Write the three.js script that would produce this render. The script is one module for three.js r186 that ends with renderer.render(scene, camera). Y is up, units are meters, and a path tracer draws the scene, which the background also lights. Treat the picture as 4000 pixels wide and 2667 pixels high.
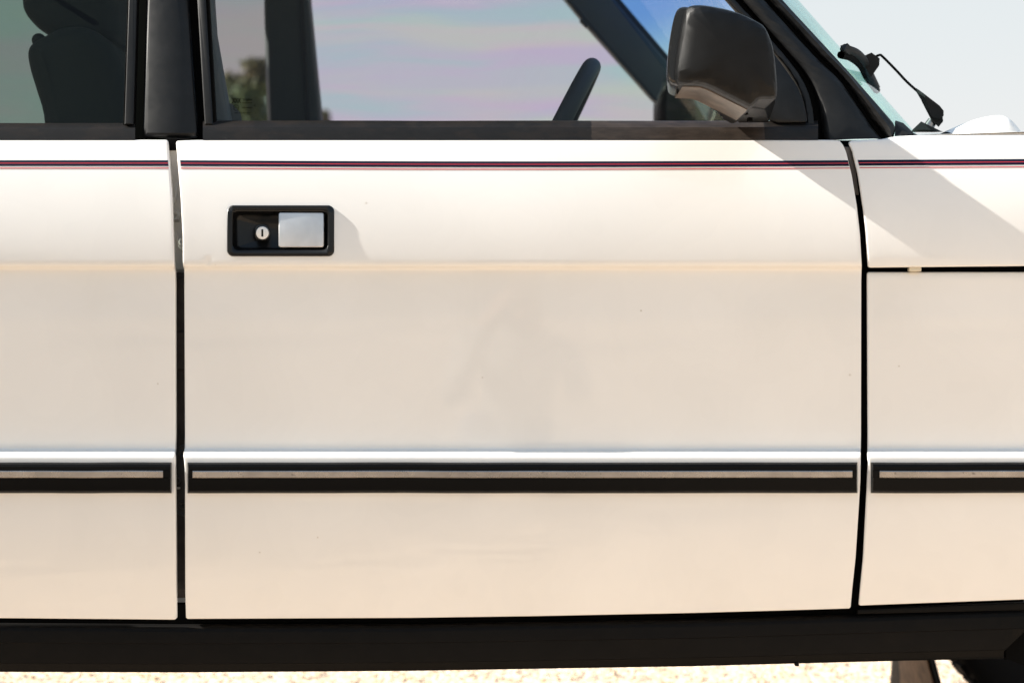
import * as THREE from 'three';
import { mergeGeometries, mergeVertices, toCreasedNormals } from 'three/addons/utils/BufferGeometryUtils.js';
import { ConvexGeometry } from 'three/addons/geometries/ConvexGeometry.js';
import { MarchingCubes } from 'three/addons/objects/MarchingCubes.js';
import { RoundedBoxGeometry } from 'three/addons/geometries/RoundedBoxGeometry.js';

// ------------------------------------------------------------------ camera, sky, sun, exposure
const K = 0.375e-3, DIST = 2.7, EYE = 0.9;           // metres per drawing unit on the door plane, camera distance, camera height
const scene = new THREE.Scene();
const camera = new THREE.PerspectiveCamera(2 * Math.atan(2667 * K / 2 / DIST) * 180 / Math.PI, 4000 / 2667, 0.05, 400);
camera.position.set(0, EYE, DIST);
camera.lookAt(0, EYE, 0);
camera.focus = DIST;
camera.userData.fStop = 4.8;

const EXPOSURE = 2.6;
const skyW = 128, skyH = 64, skyData = new Float32Array(skyW * skyH * 4);
{
  const stops = [[0, [.43, .42, .41]], [4, [.428, .42, .412]], [7.5, [.395, .412, .417]], [12, [.37, .40, .413]], [30, [.27, .335, .40]], [55, [.18, .255, .36]], [90, [.13, .20, .32]]];
  for (let j = 0; j < skyH; j++) {
    const el = Math.max(0, ((j + .5) / skyH - .5) * 180);
    let i = 0; while (i < stops.length - 2 && el > stops[i + 1][0]) i++;
    const f = Math.min(1, (el - stops[i][0]) / (stops[i + 1][0] - stops[i][0]));
    for (let c = 0; c < 3; c++) for (let x = 0; x < skyW; x++) skyData[(j * skyW + x) * 4 + c] = (stops[i][1][c] * (1 - f) + stops[i + 1][1][c] * f) * .80;
    for (let x = 0; x < skyW; x++) skyData[(j * skyW + x) * 4 + 3] = 1;
  }
}
const sky = new THREE.DataTexture(skyData, skyW, skyH, THREE.RGBAFormat, THREE.FloatType);
sky.mapping = THREE.EquirectangularReflectionMapping; sky.magFilter = THREE.LinearFilter; sky.needsUpdate = true;
scene.background = sky; scene.environment = sky;

const SUN_DIR = new THREE.Vector3(-1, 0.70, 0.020).normalize();   // from behind the car, almost along its flank
const sun = new THREE.DirectionalLight(new THREE.Color().setRGB(1, .945, .86), 5);
sun.position.copy(SUN_DIR).multiplyScalar(12).add(new THREE.Vector3(0, 1, 0));
sun.target.position.set(0, 1, 0);
sun.castShadow = true; sun.shadow.mapSize.set(2048, 2048);
Object.assign(sun.shadow.camera, { left: -5, right: 5, top: 5, bottom: -5, near: .5, far: 30 });
scene.add(sun, sun.target);

const renderer = new THREE.WebGLRenderer({ antialias: true });
renderer.setSize(1024, 682);
renderer.toneMapping = THREE.LinearToneMapping;
renderer.toneMappingExposure = EXPOSURE;
renderer.shadowMap.enabled = true;

// ------------------------------------------------------------------ helpers
let seed = 7;
const rnd = () => { seed = (seed * 1664525 + 1013904223) >>> 0; return seed / 4294967296; };
const lerp = (a, b, t) => a + (b - a) * t, clamp = (v, a, b) => Math.min(b, Math.max(a, v));
const smooth = (a, b, v) => { const t = clamp((v - a) / (b - a), 0, 1); return t * t * (3 - 2 * t); };
function hash(x, y) { let h = (x * 374761393 + y * 668265263) | 0; h = Math.imul(h ^ (h >>> 13), 1274126177); return ((h ^ (h >>> 16)) >>> 0) / 4294967296; }
function noise(x, y) {
  const xi = Math.floor(x), yi = Math.floor(y), fx = x - xi, fy = y - yi, u = fx * fx * (3 - 2 * fx), v = fy * fy * (3 - 2 * fy);
  return lerp(lerp(hash(xi, yi), hash(xi + 1, yi), u), lerp(hash(xi, yi + 1), hash(xi + 1, yi + 1), u), v);
}
const fbm = (x, y, o = 4) => { let s = 0, a = .5, n = 0; for (let i = 0; i < o; i++) { s += a * noise(x, y); n += a; a *= .5; x = x * 2.03 + 17.3; y = y * 2.03 + 9.1; } return s / n; };
const fbmT = (x, y, px, py, o = 4) => { // tileable over px by py cells
  let s = 0, a = .5, n = 0;
  for (let i = 0; i < o; i++) {
    const xi = Math.floor(x), yi = Math.floor(y), fx = x - xi, fy = y - yi, u = fx * fx * (3 - 2 * fx), v = fy * fy * (3 - 2 * fy), h = (p, q) => hash((p % px) + 31 * i, (q % py) + 57 * i);
    s += a * lerp(lerp(h(xi, yi), h(xi + 1, yi), u), lerp(h(xi, yi + 1), h(xi + 1, yi + 1), u), v); n += a; a *= .5; x *= 2; y *= 2; px *= 2; py *= 2;
  }
  return s / n;
};
// drawing units measured on the side elevation -> metres, for a point that lies at depth z
const sc = z => K * (DIST - z) / DIST;
const P = (u, v, z = 0) => new THREE.Vector3((u - 2000) * sc(z), EYE + (1333.5 - v) * sc(z), z);
const vOf = (y, z) => 1333.5 - (y - EYE) / sc(z);
// piecewise linear table lookup
function table(pts) {
  return x => {
    if (x <= pts[0][0]) return pts[0][1];
    for (let i = 1; i < pts.length; i++) if (x <= pts[i][0]) return lerp(pts[i - 1][1], pts[i][1], (x - pts[i - 1][0]) / (pts[i][0] - pts[i - 1][0]));
    return pts[pts.length - 1][1];
  };
}
function texture(w, h, f, srgb = true, repeat) {
  const d = new Uint8Array(w * h * 4);
  for (let y = 0; y < h; y++) for (let x = 0; x < w; x++) { const c = f((x + .5) / w, (y + .5) / h, x, y), o = (y * w + x) * 4; for (let i = 0; i < 3; i++) d[o + i] = clamp(c[i] * 255, 0, 255); d[o + 3] = c.length > 3 ? clamp(c[3] * 255, 0, 255) : 255; }
  const t = new THREE.DataTexture(d, w, h);
  t.magFilter = THREE.LinearFilter; t.minFilter = THREE.LinearMipmapLinearFilter; t.generateMipmaps = true;
  if (srgb) t.colorSpace = THREE.SRGBColorSpace;
  t.wrapS = t.wrapT = THREE.RepeatWrapping;
  if (repeat) t.repeat.set(...repeat);
  t.needsUpdate = true; return t;
}
const rgb = (r, g, b) => new THREE.Color().setRGB(r, g, b);
const mat = o => new THREE.MeshPhysicalMaterial(o);
function add(parent, name, geometry, material) {
  const m = new THREE.Mesh(geometry, material); m.name = name; m.castShadow = m.receiveShadow = true; parent.add(m); return m;
}
function geo(pos, idx) {
  const g = new THREE.BufferGeometry();
  g.setAttribute('position', new THREE.Float32BufferAttribute(pos, 3)); g.setIndex(idx);
  g.computeVertexNormals(); return uvXY(g);
}
// uv in metres, on the plane that each vertex faces most
function uvXY(g) {
  const p = g.attributes.position, n = g.attributes.normal, uv = new Float32Array(p.count * 2);
  for (let i = 0; i < p.count; i++) {
    const ax = Math.abs(n.getX(i)), ay = Math.abs(n.getY(i)), az = Math.abs(n.getZ(i));
    if (az >= ay && az >= ax) { uv[2 * i] = p.getX(i); uv[2 * i + 1] = p.getY(i); }
    else if (ay >= ax) { uv[2 * i] = p.getX(i); uv[2 * i + 1] = p.getZ(i); }
    else { uv[2 * i] = p.getZ(i); uv[2 * i + 1] = p.getY(i); }
  }
  g.setAttribute('uv', new THREE.BufferAttribute(uv, 2)); return g;
}
const crease = (g, deg = 30) => uvXY(toCreasedNormals(g.index ? g.toNonIndexed() : g, deg * Math.PI / 180));
// a solid of constant cross-section [[v, z], ...] running from u0 to u1; ends may be bevelled inwards by as much as the section stands proud
function prism(section, u0, u1, bev0 = 0, bev1 = 0, deg = 30, cuts = 1, dv = () => 0) {
  const zs = section.map(s => s[1]), z0 = Math.min(...zs), z1 = Math.max(...zs), n = section.length, pos = [], idx = [];
  for (let c = 0; c <= cuts; c++) for (const [v, z] of section) {
    const f = (z - z0) / (z1 - z0 || 1), a = u0 + bev0 * f, b = u1 - bev1 * f, u = lerp(a, b, c / cuts);
    pos.push(...P(u, v + dv(u), z).toArray());
  }
  for (let c = 0; c < cuts; c++) for (let i = 0; i < n; i++) { const j = (i + 1) % n, a = c * n + i, b = c * n + j, d = a + n, e = b + n; idx.push(a, b, d, b, e, d); }
  const tris = THREE.ShapeUtils.triangulateShape(section.map(([v, z]) => new THREE.Vector2(z, -v * K)), []);
  for (const [a, b, c] of tris) { idx.push(a, c, b); idx.push(cuts * n + a, cuts * n + b, cuts * n + c); }
  const g = new THREE.BufferGeometry(); g.setAttribute('position', new THREE.Float32BufferAttribute(pos, 3)); g.setIndex(idx);
  return crease(g, deg);
}
// a plate with outline [[u, v], ...] on a leaning surface z(v), thickness t, rounded edge
function plate(outline, zf, t, bevel = .003, seg = 3, deg = 40, holes = []) {
  const zmid = typeof zf === 'function' ? zf : () => zf;
  const shape = new THREE.Shape(outline.map(([u, v]) => { const p = P(u, v, zmid(v)); return new THREE.Vector2(p.x, p.y); }));
  for (const h of holes) shape.holes.push(new THREE.Path(h.map(([u, v]) => { const p = P(u, v, zmid(v)); return new THREE.Vector2(p.x, p.y); })));
  const g = new THREE.ExtrudeGeometry(shape, { depth: Math.max(1e-4, t - 2 * bevel), bevelEnabled: bevel > 0, bevelThickness: bevel, bevelSize: bevel, bevelOffset: -bevel, bevelSegments: seg, curveSegments: 8 });
  const p = g.attributes.position;
  for (let i = 0; i < p.count; i++) { const y = p.getY(i); let z = zmid(vOf(y, -.05)); p.setZ(i, p.getZ(i) - t + bevel + zmid(vOf(y, z))); }
  return crease(g, deg);
}
function roundRect(u0, v0, u1, v1, r, n = 6) {
  const o = [];
  for (const [cu, cv, a] of [[u1 - r, v0 + r, -90], [u1 - r, v1 - r, 0], [u0 + r, v1 - r, 90], [u0 + r, v0 + r, 180]])
    for (let i = 0; i <= n; i++) { const t = (a + 90 * i / n) * Math.PI / 180; o.push([cu + r * Math.cos(t), cv + r * Math.sin(t)]); }
  return o;
}
const tube = (pts, r, seg = 40, rad = 10) => { const g = new THREE.TubeGeometry(new THREE.CatmullRomCurve3(pts), seg, r, rad, false); return uvXY(g); };
const hull = pts => crease(new ConvexGeometry(pts), 25);
const smoothCurve = (pts, n) => new THREE.SplineCurve(pts.map(p => new THREE.Vector2(...p))).getPoints(n).map(p => [p.x, p.y]);

// ------------------------------------------------------------------ materials
const chipTex = (() => {
  const w = 1024, d = new Float32Array(w * w).fill(0);
  let s = 91; const r = () => { s = (s * 1664525 + 1013904223) >>> 0; return s / 4294967296; };
  for (let n = 0; n < 46; n++) { const cx = r() * w, cy = r() * w, rr = .3 + r() * r() * .9, a = .1 + r() * .5; for (let y = -3; y <= 3; y++) for (let x = -3; x <= 3; x++) { const q = Math.hypot(x, y * (1 + r() * .4)); if (q < rr + .6) d[((cy + y + w) % w | 0) * w + ((cx + x + w) % w | 0)] = a * clamp(rr + .6 - q, 0, 1); } }
  return texture(w, w, (u, v, x, y) => { const g = .965 + .035 * fbm(u * 14, v * 14, 3), k = d[y * w + x]; return [g * (1 - k * .55), g * (1 - k * .62), g * (1 - k * .72)]; }, true, [1 / 1.9, 1 / 1.9]);
})();
chipTex.offset.set(.5, 0);
const paint = mat({ color: rgb(.85, .835, .805), map: chipTex, roughness: .42, clearcoat: .8, clearcoatRoughness: .03, ior: 1.5, name: 'white_paint' });
const grime = texture(512, 512, (x, y) => { const g = .72 + .5 * fbmT(x * 22, y * 22, 22, 22, 5) - .22 * fbmT(x * 5, y * 5, 5, 5, 3), s = fbmT(x * 128, y * 128, 128, 128, 1) > .975 ? .5 : 0; return [g * .82 + s, g * .8 + s, g * .8 + s]; }, true, [3, 3]);
const grimeRough = texture(256, 256, (x, y) => { const g = .75 + .25 * fbmT(x * 24, y * 24, 24, 24, 4); return [g, g, g]; }, false, [4, 4]);
const satin = mat({ color: rgb(.0085, .0095, .0105), map: grime, roughness: .5, roughnessMap: grimeRough, specularIntensity: .58, name: 'satin_black_paint' });
const plasticBump = texture(256, 256, (x, y, i, j) => { const g = hash(i, j) * .5 + noise(i * .5, j * .5) * .5; return [g, g, g]; }, false, [28, 28]);
const plastic = mat({ color: rgb(.005, .0056, .0064), map: grime, roughness: .42, specularIntensity: .45, bumpMap: plasticBump, bumpScale: .00012, name: 'grained_black_plastic' });
const glossPlastic = mat({ color: rgb(.005, .005, .005), roughness: .22, name: 'smooth_black_plastic' });
const rubber = mat({ color: rgb(.007, .007, .007), map: grime, roughness: .7, specularIntensity: .6, name: 'black_rubber' });
const sillBlack = mat({ color: rgb(.0030, .0026, .0023), map: grime, roughness: .6, specularIntensity: .28, name: 'black_sill_paint' });
const deepBlack = mat({ color: rgb(.002, .002, .002), roughness: .9, specularIntensity: .15, name: 'matt_black_seal' });
const stripBlack = mat({ color: rgb(.0016, .0014, .0013), roughness: .36, specularIntensity: .22, name: 'black_rubbing_strip' });
const scuffTex = texture(1024, 64, (x, y) => { const n = fbmT(x * 60, y * 3, 60, 3, 4), s = fbmT(x * 420, y * 26, 420, 26, 1) * fbmT(x * 90, y * 6, 90, 6, 1), g = .86 + .2 * n - (s > .72 ? .25 : 0); return [g, g * .99, g * .98]; }, true, [.7, 20]);
const chromeStrip = mat({ color: rgb(.36, .34, .325), map: scuffTex, metalness: 1, roughness: .32, roughnessMap: grimeRough, name: 'dull_bright_trim' });
const alloy = mat({ color: rgb(.66, .66, .67), map: grime.clone(), metalness: .85, roughness: .36, name: 'satin_metal_flap' });
alloy.map = texture(256, 256, (x, y) => { const g = .93 + .07 * fbm(x * 12, y * 12, 3); return [g, g, g]; }, true, [6, 6]);
const lockMetal = mat({ color: rgb(.75, .74, .73), metalness: .7, roughness: .3, name: 'lock_metal' });
const navy = mat({ color: rgb(.0035, .0055, .024), roughness: .7, specularIntensity: .3, name: 'navy_pinstripe' });
const red = mat({ color: rgb(.52, .014, .025), roughness: .4, clearcoat: .6, clearcoatRoughness: .1, name: 'red_pinstripe' });
const waistTex = texture(2048, 64, (x, y) => {               // old rubber: irregular patches of dried dust, specks, a paler length towards the mirror painting in a reflection
  const u = x * 4000, n = fbm(x * 160, y * 5, 4), s = noise(x * 900, y * 30) > .975 ? .14 : 0, dust = smooth(.46, .62, fbm(x * 55, y * 3.2 + 5, 4));
  let g = .075 + .03 * n + s + .018 * dust, warm = .4 + .6 * dust;
  if (u > 2310 + 3 * noise(0, y * 20) && u < 2990) { g += .05 + .07 * fbm(x * 90, y * 9, 3); warm = 1; }
  return [g * (1 + .10 * warm), g * (1 - .03 * warm), g * (1 - .12 * warm)];
}, true);
waistTex.wrapS = waistTex.wrapT = THREE.ClampToEdgeWrapping;
const waistMat = mat({ color: rgb(1, 1, 1), map: waistTex, roughness: .4, specularIntensity: .5, name: 'weathered_waist_rubber' });
const cloth = mat({ color: rgb(.030, .033, .034), roughness: .95, sheen: .3, sheenColor: rgb(.1, .1, .1), sheenRoughness: .6, bumpMap: plasticBump, bumpScale: .0004, name: 'dark_seat_cloth' });
const trim = mat({ color: rgb(.055, .062, .064), roughness: .8, name: 'grey_cabin_trim' });
const darkTrim = mat({ color: rgb(.02, .021, .022), roughness: .7, name: 'dark_cabin_trim' });
const tyreMat = mat({ color: rgb(.014, .013, .013), roughness: .9, specularIntensity: .3, name: 'tyre_rubber' });
const glassNear = mat({ color: rgb(.86, .89, .885), transmission: 1, roughness: 0, ior: 1.5, thickness: 0, specularIntensity: .3, name: 'tinted_side_glass' });
const glassRear = mat({ color: rgb(.52, .60, .53), transmission: 1, roughness: 0, ior: 1.5, thickness: 0, specularIntensity: .3, name: 'dark_tinted_glass' });
// toughened glass seen against a polarised sky: its pale pink, lilac and sea green bands are painted into the tint
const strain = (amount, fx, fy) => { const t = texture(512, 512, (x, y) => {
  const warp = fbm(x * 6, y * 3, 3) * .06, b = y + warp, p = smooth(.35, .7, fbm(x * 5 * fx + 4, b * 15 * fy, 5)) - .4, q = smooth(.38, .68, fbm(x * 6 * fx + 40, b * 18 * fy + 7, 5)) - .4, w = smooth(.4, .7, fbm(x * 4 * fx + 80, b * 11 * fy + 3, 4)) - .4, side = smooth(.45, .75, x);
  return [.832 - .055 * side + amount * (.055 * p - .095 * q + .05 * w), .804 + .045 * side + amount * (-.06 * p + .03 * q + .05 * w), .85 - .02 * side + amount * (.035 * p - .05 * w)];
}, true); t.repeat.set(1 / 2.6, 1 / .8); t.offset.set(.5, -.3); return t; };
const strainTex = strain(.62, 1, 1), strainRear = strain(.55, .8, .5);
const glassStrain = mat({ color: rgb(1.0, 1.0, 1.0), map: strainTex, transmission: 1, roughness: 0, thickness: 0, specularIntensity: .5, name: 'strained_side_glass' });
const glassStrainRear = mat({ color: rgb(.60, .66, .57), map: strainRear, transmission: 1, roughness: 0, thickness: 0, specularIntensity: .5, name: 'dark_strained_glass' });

// ------------------------------------------------------------------ ground
const gravelTex = texture(1024, 1024, (x, y, i, j) => {
  let best = 9, id = 0; const s = 90, gx = x * s, gy = y * s;
  for (let a = -1; a <= 1; a++) for (let b = -1; b <= 1; b++) { const cx = Math.floor(gx) + a, cy = Math.floor(gy) + b, wx = (cx + s) % s, wy = (cy + s) % s, px = cx + hash(wx, wy), py = cy + hash(wx + 300, wy), d = (px - gx) ** 2 + (py - gy) ** 2; if (d < best) { best = d; id = hash(wx + 50, wy + 900); } }
  const t = .745 + .24 * id - (hash(i, j) * .05) - (id < .08 ? .28 : 0), warm = hash(Math.floor(id * 977), 4) * .09;
  return [t * .95, t * (.865 - warm * .5), t * (.785 - warm * 1.3)];
}, true, [1 / 1.6, 1 / 1.6]);
const gravelBump = texture(1024, 1024, (x, y) => { let best = 9; const s = 90, gx = x * s, gy = y * s; for (let a = -1; a <= 1; a++) for (let b = -1; b <= 1; b++) { const cx = Math.floor(gx) + a, cy = Math.floor(gy) + b, wx = (cx + s) % s, wy = (cy + s) % s, d = (cx + hash(wx, wy) - gx) ** 2 + (cy + hash(wx + 300, wy) - gy) ** 2; if (d < best) best = d; } const g = 1 - Math.sqrt(best); return [g, g, g]; }, false, [1 / 1.6, 1 / 1.6]);
const groundGeo = new THREE.PlaneGeometry(400, 400, 1, 1).rotateX(-Math.PI / 2);
{ const p = groundGeo.attributes.position, uv = groundGeo.attributes.uv; for (let i = 0; i < p.count; i++) uv.setXY(i, p.getX(i), p.getZ(i)); }
const ground = add(scene, 'ground', groundGeo, mat({ color: rgb(1, 1, 1), map: gravelTex, bumpMap: gravelBump, bumpScale: .006, roughness: .95, name: 'pale_gravel' }));
ground.userData = { kind: 'structure', label: 'pale sandy gravel yard under the car', category: 'ground' };
{
  const stone = new THREE.IcosahedronGeometry(1, 1); { const p = stone.attributes.position; for (let i = 0; i < p.count; i++) { const f = .8 + .35 * hash(Math.round(p.getX(i) * 50) + 77, Math.round(p.getY(i) * 50 + p.getZ(i) * 31)); p.setXYZ(i, p.getX(i) * f, p.getY(i) * f * .7, p.getZ(i) * f); } stone.computeVertexNormals(); }
  const count = 9000, im = new THREE.InstancedMesh(stone, mat({ color: rgb(1, 1, 1), roughness: .9, name: 'gravel_stone' }), count), m = new THREE.Matrix4(), q = new THREE.Quaternion(), c = new THREE.Color();
  for (let i = 0; i < count; i++) {
    const s = .003 + .006 * rnd() * rnd(), t = .50 + .28 * rnd(), w = rnd() * .2;
    m.compose(new THREE.Vector3((rnd() - .5) * 4.4, s * .25, -1.2 - rnd() * 3.2), q.setFromEuler(new THREE.Euler(rnd() * .6, rnd() * 6, rnd() * .6)), new THREE.Vector3(s * (.8 + rnd() * .6), s, s * (.8 + rnd() * .6)));
    im.setMatrixAt(i, m); im.setColorAt(i, c.setRGB(t, t * (.80 - w * .5), t * (.62 - w)));
  }
  im.name = 'gravel_stones'; im.castShadow = im.receiveShadow = true;
  im.userData = { kind: 'stuff', label: 'loose pale gravel stones scattered on the yard', category: 'gravel' };
  scene.add(im);
}

// ------------------------------------------------------------------ the car
const car = new THREE.Group(); car.name = 'car';
car.userData = { label: 'white vintage four wheel drive car with black trim and navy and red pinstripe', category: 'car' };
scene.add(car);

// body side section: leans out to a crease, steps in below it, then a ledge, the rubbing strip zone and the tuck-under
const LOWER = table([[1030, 0], [1035, -.0006], [1039, -.0026], [1043, -.0064], [1047, -.0098], [1052, -.0122], [1057, -.0131], [1064, -.0134], [1074, -.0134], [1100, -.0135], [1250, -.0139], [1420, -.0146], [1600, -.0156], [1725, -.0164], [1748, -.0163], [1755, -.0152], [1760, -.0128], [1764, -.0092], [1768, -.0046], [1772, .0000], [1776, .0032], [1780, .0050], [1784, .0058], [1789, .0062], [1796, .0064], [1804, .0065], [1925, .0066]]);
function bodyZ(v) {
  if (v < 1030) { const a = (1030 - v) * K; return -(.004 * a + .36 * a * a / (2 * .18)); }
  if (v > 1700 && v <= 1900) { let a = 0; for (let i = -4; i <= 4; i++) a += LOWER(v + i * 1.0); return a / 9; }
  if (v <= 1925) return LOWER(v);
  return .0066 - .030 * Math.pow((v - 1925) / 490, 1.7);
}
const bodyRows = [];
for (let v = 545; v < 2440; v += (v > 1026 && v < 1076) || (v > 1738 && v < 1806) ? 3 : 12) bodyRows.push(v);
bodyRows.push(803, 812, 992, 1001);
// pressed panel following the body section, edges rolled over and turned in; `hole` is left open
function panel(left, right, top, bottom, columns, { z = bodyZ, hole, radius = 10, flange = .026, dent } = {}) {
  const rowsV = [], vt0 = top(2000), er = 7;
  const vs = bodyRows.filter(v => v > vt0 + er + 4 && v < bottom.min - er - 4).sort((a, b) => a - b);
  for (let i = vs.length - 1; i > 0; i--) if (vs[i] - vs[i - 1] < 1.5) vs.splice(i, 1);
  const span = bottom.min - vt0, pos = [], idx = [], nr = [];
  // fractions of roll at the edges: [distance from the edge in units, drop in metres]
  const roll = [[0, flange], [0, .0032], [.45, .0017], [1.6, .0007], [3.6, .0002], [er, 0]];
  const rows = [];
  roll.forEach(([e, d]) => rows.push({ kind: 'top', e, d }));
  vs.forEach(v => rows.push({ kind: 'mid', v, d: 0 }));
  [...roll].reverse().forEach(([e, d]) => rows.push({ kind: 'bot', e, d }));
  const cols = [];
  roll.forEach(([e, d]) => cols.push({ kind: 'l', e, d }));
  columns.forEach(u => cols.push({ kind: 'mid', u, d: 0 }));
  [...roll].reverse().forEach(([e, d]) => cols.push({ kind: 'r', e, d }));
  const meta = [];
  for (const r of rows) for (const c of cols) {
    let vMid = r.kind === 'top' ? vt0 + r.e : r.kind === 'bot' ? bottom(2000) - r.e : r.v;
    let uL = left(vMid) + 0, uR = right(vMid);
    let u = c.kind === 'l' ? uL + c.e : c.kind === 'r' ? uR - c.e : clamp(c.u, uL + er + 1, uR - er - 1);
    // follow the real top and bottom line at this u, easing the rows near them
    const dt = top(u) - vt0, db = bottom(u) - bottom(2000);
    const v = vMid + (r.kind === 'top' ? dt : r.kind === 'bot' ? db : dt * (1 - smooth(vt0, vt0 + 60, vMid)) + db * smooth(bottom(2000) - 260, bottom(2000), vMid));
    // rounded corners
    const dT = v - top(u), dB = bottom(u) - v, e = Math.min(dT, dB);
    if (e < radius && c.kind !== 'mid') { const k = radius - e, ins = radius - Math.sqrt(Math.max(0, radius * radius - k * k)); u += c.kind === 'l' ? ins : -ins; }
    const zs = z(v), drop = Math.max(r.d, c.d);
    let zz = zs - drop + .0009 * (fbm(u / 700 + 3, v / 420, 2) - .5) * (drop ? 0 : 1) * smooth(0, 90, Math.min(dT, dB, u - left(v), right(v) - u));
    if (dent) { const q = ((u - dent[0]) / 14) ** 2 + ((v - dent[1]) / 12) ** 2; zz -= .0016 * Math.exp(-q); }
    const p = P(u, v, zs); pos.push(p.x, p.y, zz); meta.push([u, v]);
  }
  const nc = cols.length;
  for (let j = 0; j + 1 < rows.length; j++) for (let i = 0; i + 1 < nc; i++) {
    const a = j * nc + i, b = a + 1, d = a + nc, e = d + 1;
    if (hole) { const mu = (meta[a][0] + meta[e][0]) / 2, mv = (meta[a][1] + meta[e][1]) / 2; if (mu > hole[0] && mu < hole[2] && mv > hole[1] && mv < hole[3]) continue; }
    idx.push(a, d, b, b, d, e);
  }
  return geo(pos, idx);
}
const line = (f, min) => { f.min = min; return f; };
const range = (a, b, n) => Array.from({ length: n + 1 }, (_, i) => lerp(a, b, i / n));

const rearRight = table([[545, 655], [588, 657], [768, 671], [997, 678], [1047, 680], [1060, 683], [1097, 684], [1700, 685], [1750, 684], [1769, 681], [1800, 682], [1891, 684], [2300, 687], [2421, 688]]);
const frontLeft = table([[545, 684], [615, 690], [768, 703], [921, 711], [1034, 711], [1051, 717], [1100, 717], [1700, 720], [1750, 719], [1766, 715], [1780, 714], [1803, 717], [1891, 720], [2300, 721], [2421, 723]]);
const frontRight = table([[545, 3290], [569, 3301], [596, 3309], [684, 3330], [798, 3349], [913, 3362], [1036, 3369], [1100, 3367], [1700, 3366], [1773, 3365], [1872, 3364], [2006, 3356], [2178, 3345], [2300, 3334], [2380, 3327]]);
const bonnetLeft = table([[545, 3313], [573, 3320], [588, 3330], [680, 3353], [818, 3374], [902, 3383], [1045, 3393]]);
const wingLeft = table([[1062, 3389], [1700, 3392], [1776, 3391], [1803, 3393], [1891, 3389], [2006, 3383], [2178, 3374], [2300, 3362], [2366, 3356]]);
const doorBottom = line(table([[-1500, 2405], [0, 2415], [680, 2421], [723, 2418], [1600, 2414], [2100, 2407], [2700, 2395], [3100, 2384], [3330, 2377], [4000, 2342], [5200, 2300]]), 2340);
const wingBottom = line(table([[3350, 2366], [4000, 2342], [5200, 2310]]), 2310);

function pinstripes(parent, ul, ur, dv = 0) {
  const sides = (v0, v1, m, name) => {
    const pos = [], idx = [], us = range(0, 1, 24);
    const lay = [[v0, -.0003], [v0, .0006], [v1, .0006], [v1, -.0003]];
    us.forEach(t => lay.forEach(([v, o]) => { const u = lerp(ul(v), ur(v), t), w = v + dv + 4.5 * Math.sin(Math.PI * clamp((u - 690) / 2650, 0, 1)) - (u > 3340 ? (u - 3340) * .006 : 0), z = bodyZ(w) + o + .0009 * (fbm(u / 700 + 3, w / 420, 2) - .5); const p = P(u, w, bodyZ(w)); pos.push(p.x, p.y, z); }));
    for (let i = 0; i + 1 < us.length; i++) for (let j = 0; j < 3; j++) { const a = i * 4 + j, b = a + 1, c = a + 4, d = c + 1; idx.push(a, b, c, b, d, c); }
    add(parent, name, crease(geo(pos, idx), 30), m);
  };
  sides(626, 635.6, navy, 'navy_pinstripe'); sides(635.6, 638.4, red, 'red_pinstripe'); sides(638.4, 648, navy, 'navy_pinstripe'); sides(654.6, 657.6, red, 'red_pinstripe');
}
function rubbingStrip(parent, u0, u1, ends = [10, 10], trimEnds = [18, 18]) {
  const s = [[1926, .0040], [1925.5, .0100], [1922, .0150], [1916, .0178], [1868, .0192], [1866.5, .0176], [1837, .0176], [1835.5, .0188], [1822, .0182], [1813, .0158], [1808, .0120], [1806, .0080], [1805.5, .0040]];
  add(parent, 'rubbing_strip', prism(s, u0, u1, ends[0], ends[1], 24, 40, u => (noise(u / 160, 3) - .5) * 1.6), stripBlack);
  const t = [[1866, .0170], [1865.6, .0205], [1863, .0215], [1842, .0215], [1838.4, .0206], [1838, .0170]];
  add(parent, 'bright_trim', prism(t, u0 + trimEnds[0], u1 - trimEnds[1], 1, 1, 24, 40, u => (noise(u / 160, 3) - .5) * 1.6), chromeStrip);
}

// --- rear door
const rearDoor = add(car, 'rear_door', panel(() => -1500, rearRight, line(() => 545, 545), doorBottom, [...range(-1400, -150, 5), ...range(-80, 660, 26)], { flange: .009 }), paint);
pinstripes(rearDoor, () => -1450, v => rearRight(v) - 5);
rubbingStrip(rearDoor, -1440, 670, [10, 6], [18, 34]);
// --- front door, with the opening for the handle
const HOLE = [897, 812, 1294, 992];
const frontDoor = add(car, 'front_door', panel(frontLeft, frontRight, line(table([[680, 549], [760, 546], [900, 545], [3150, 545], [3230, 545], [3270, 546], [3284, 549], [3297, 556]]), 545), doorBottom, [735, 745, 760, 775, 790, 800, 806, 812, 818, 824, 832, 845, 860, 880, HOLE[0], ...range(930, 1270, 8), HOLE[2], ...range(1340, 3300, 44), 3320, 3335, 3345], { hole: HOLE, radius: 12, dent: [812, 1022] }), paint);
pinstripes(frontDoor, v => frontLeft(v) + 12, v => frontRight(v) - 3);
rubbingStrip(frontDoor, 730, 3352, [5, 5], [20, 20]);
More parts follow.
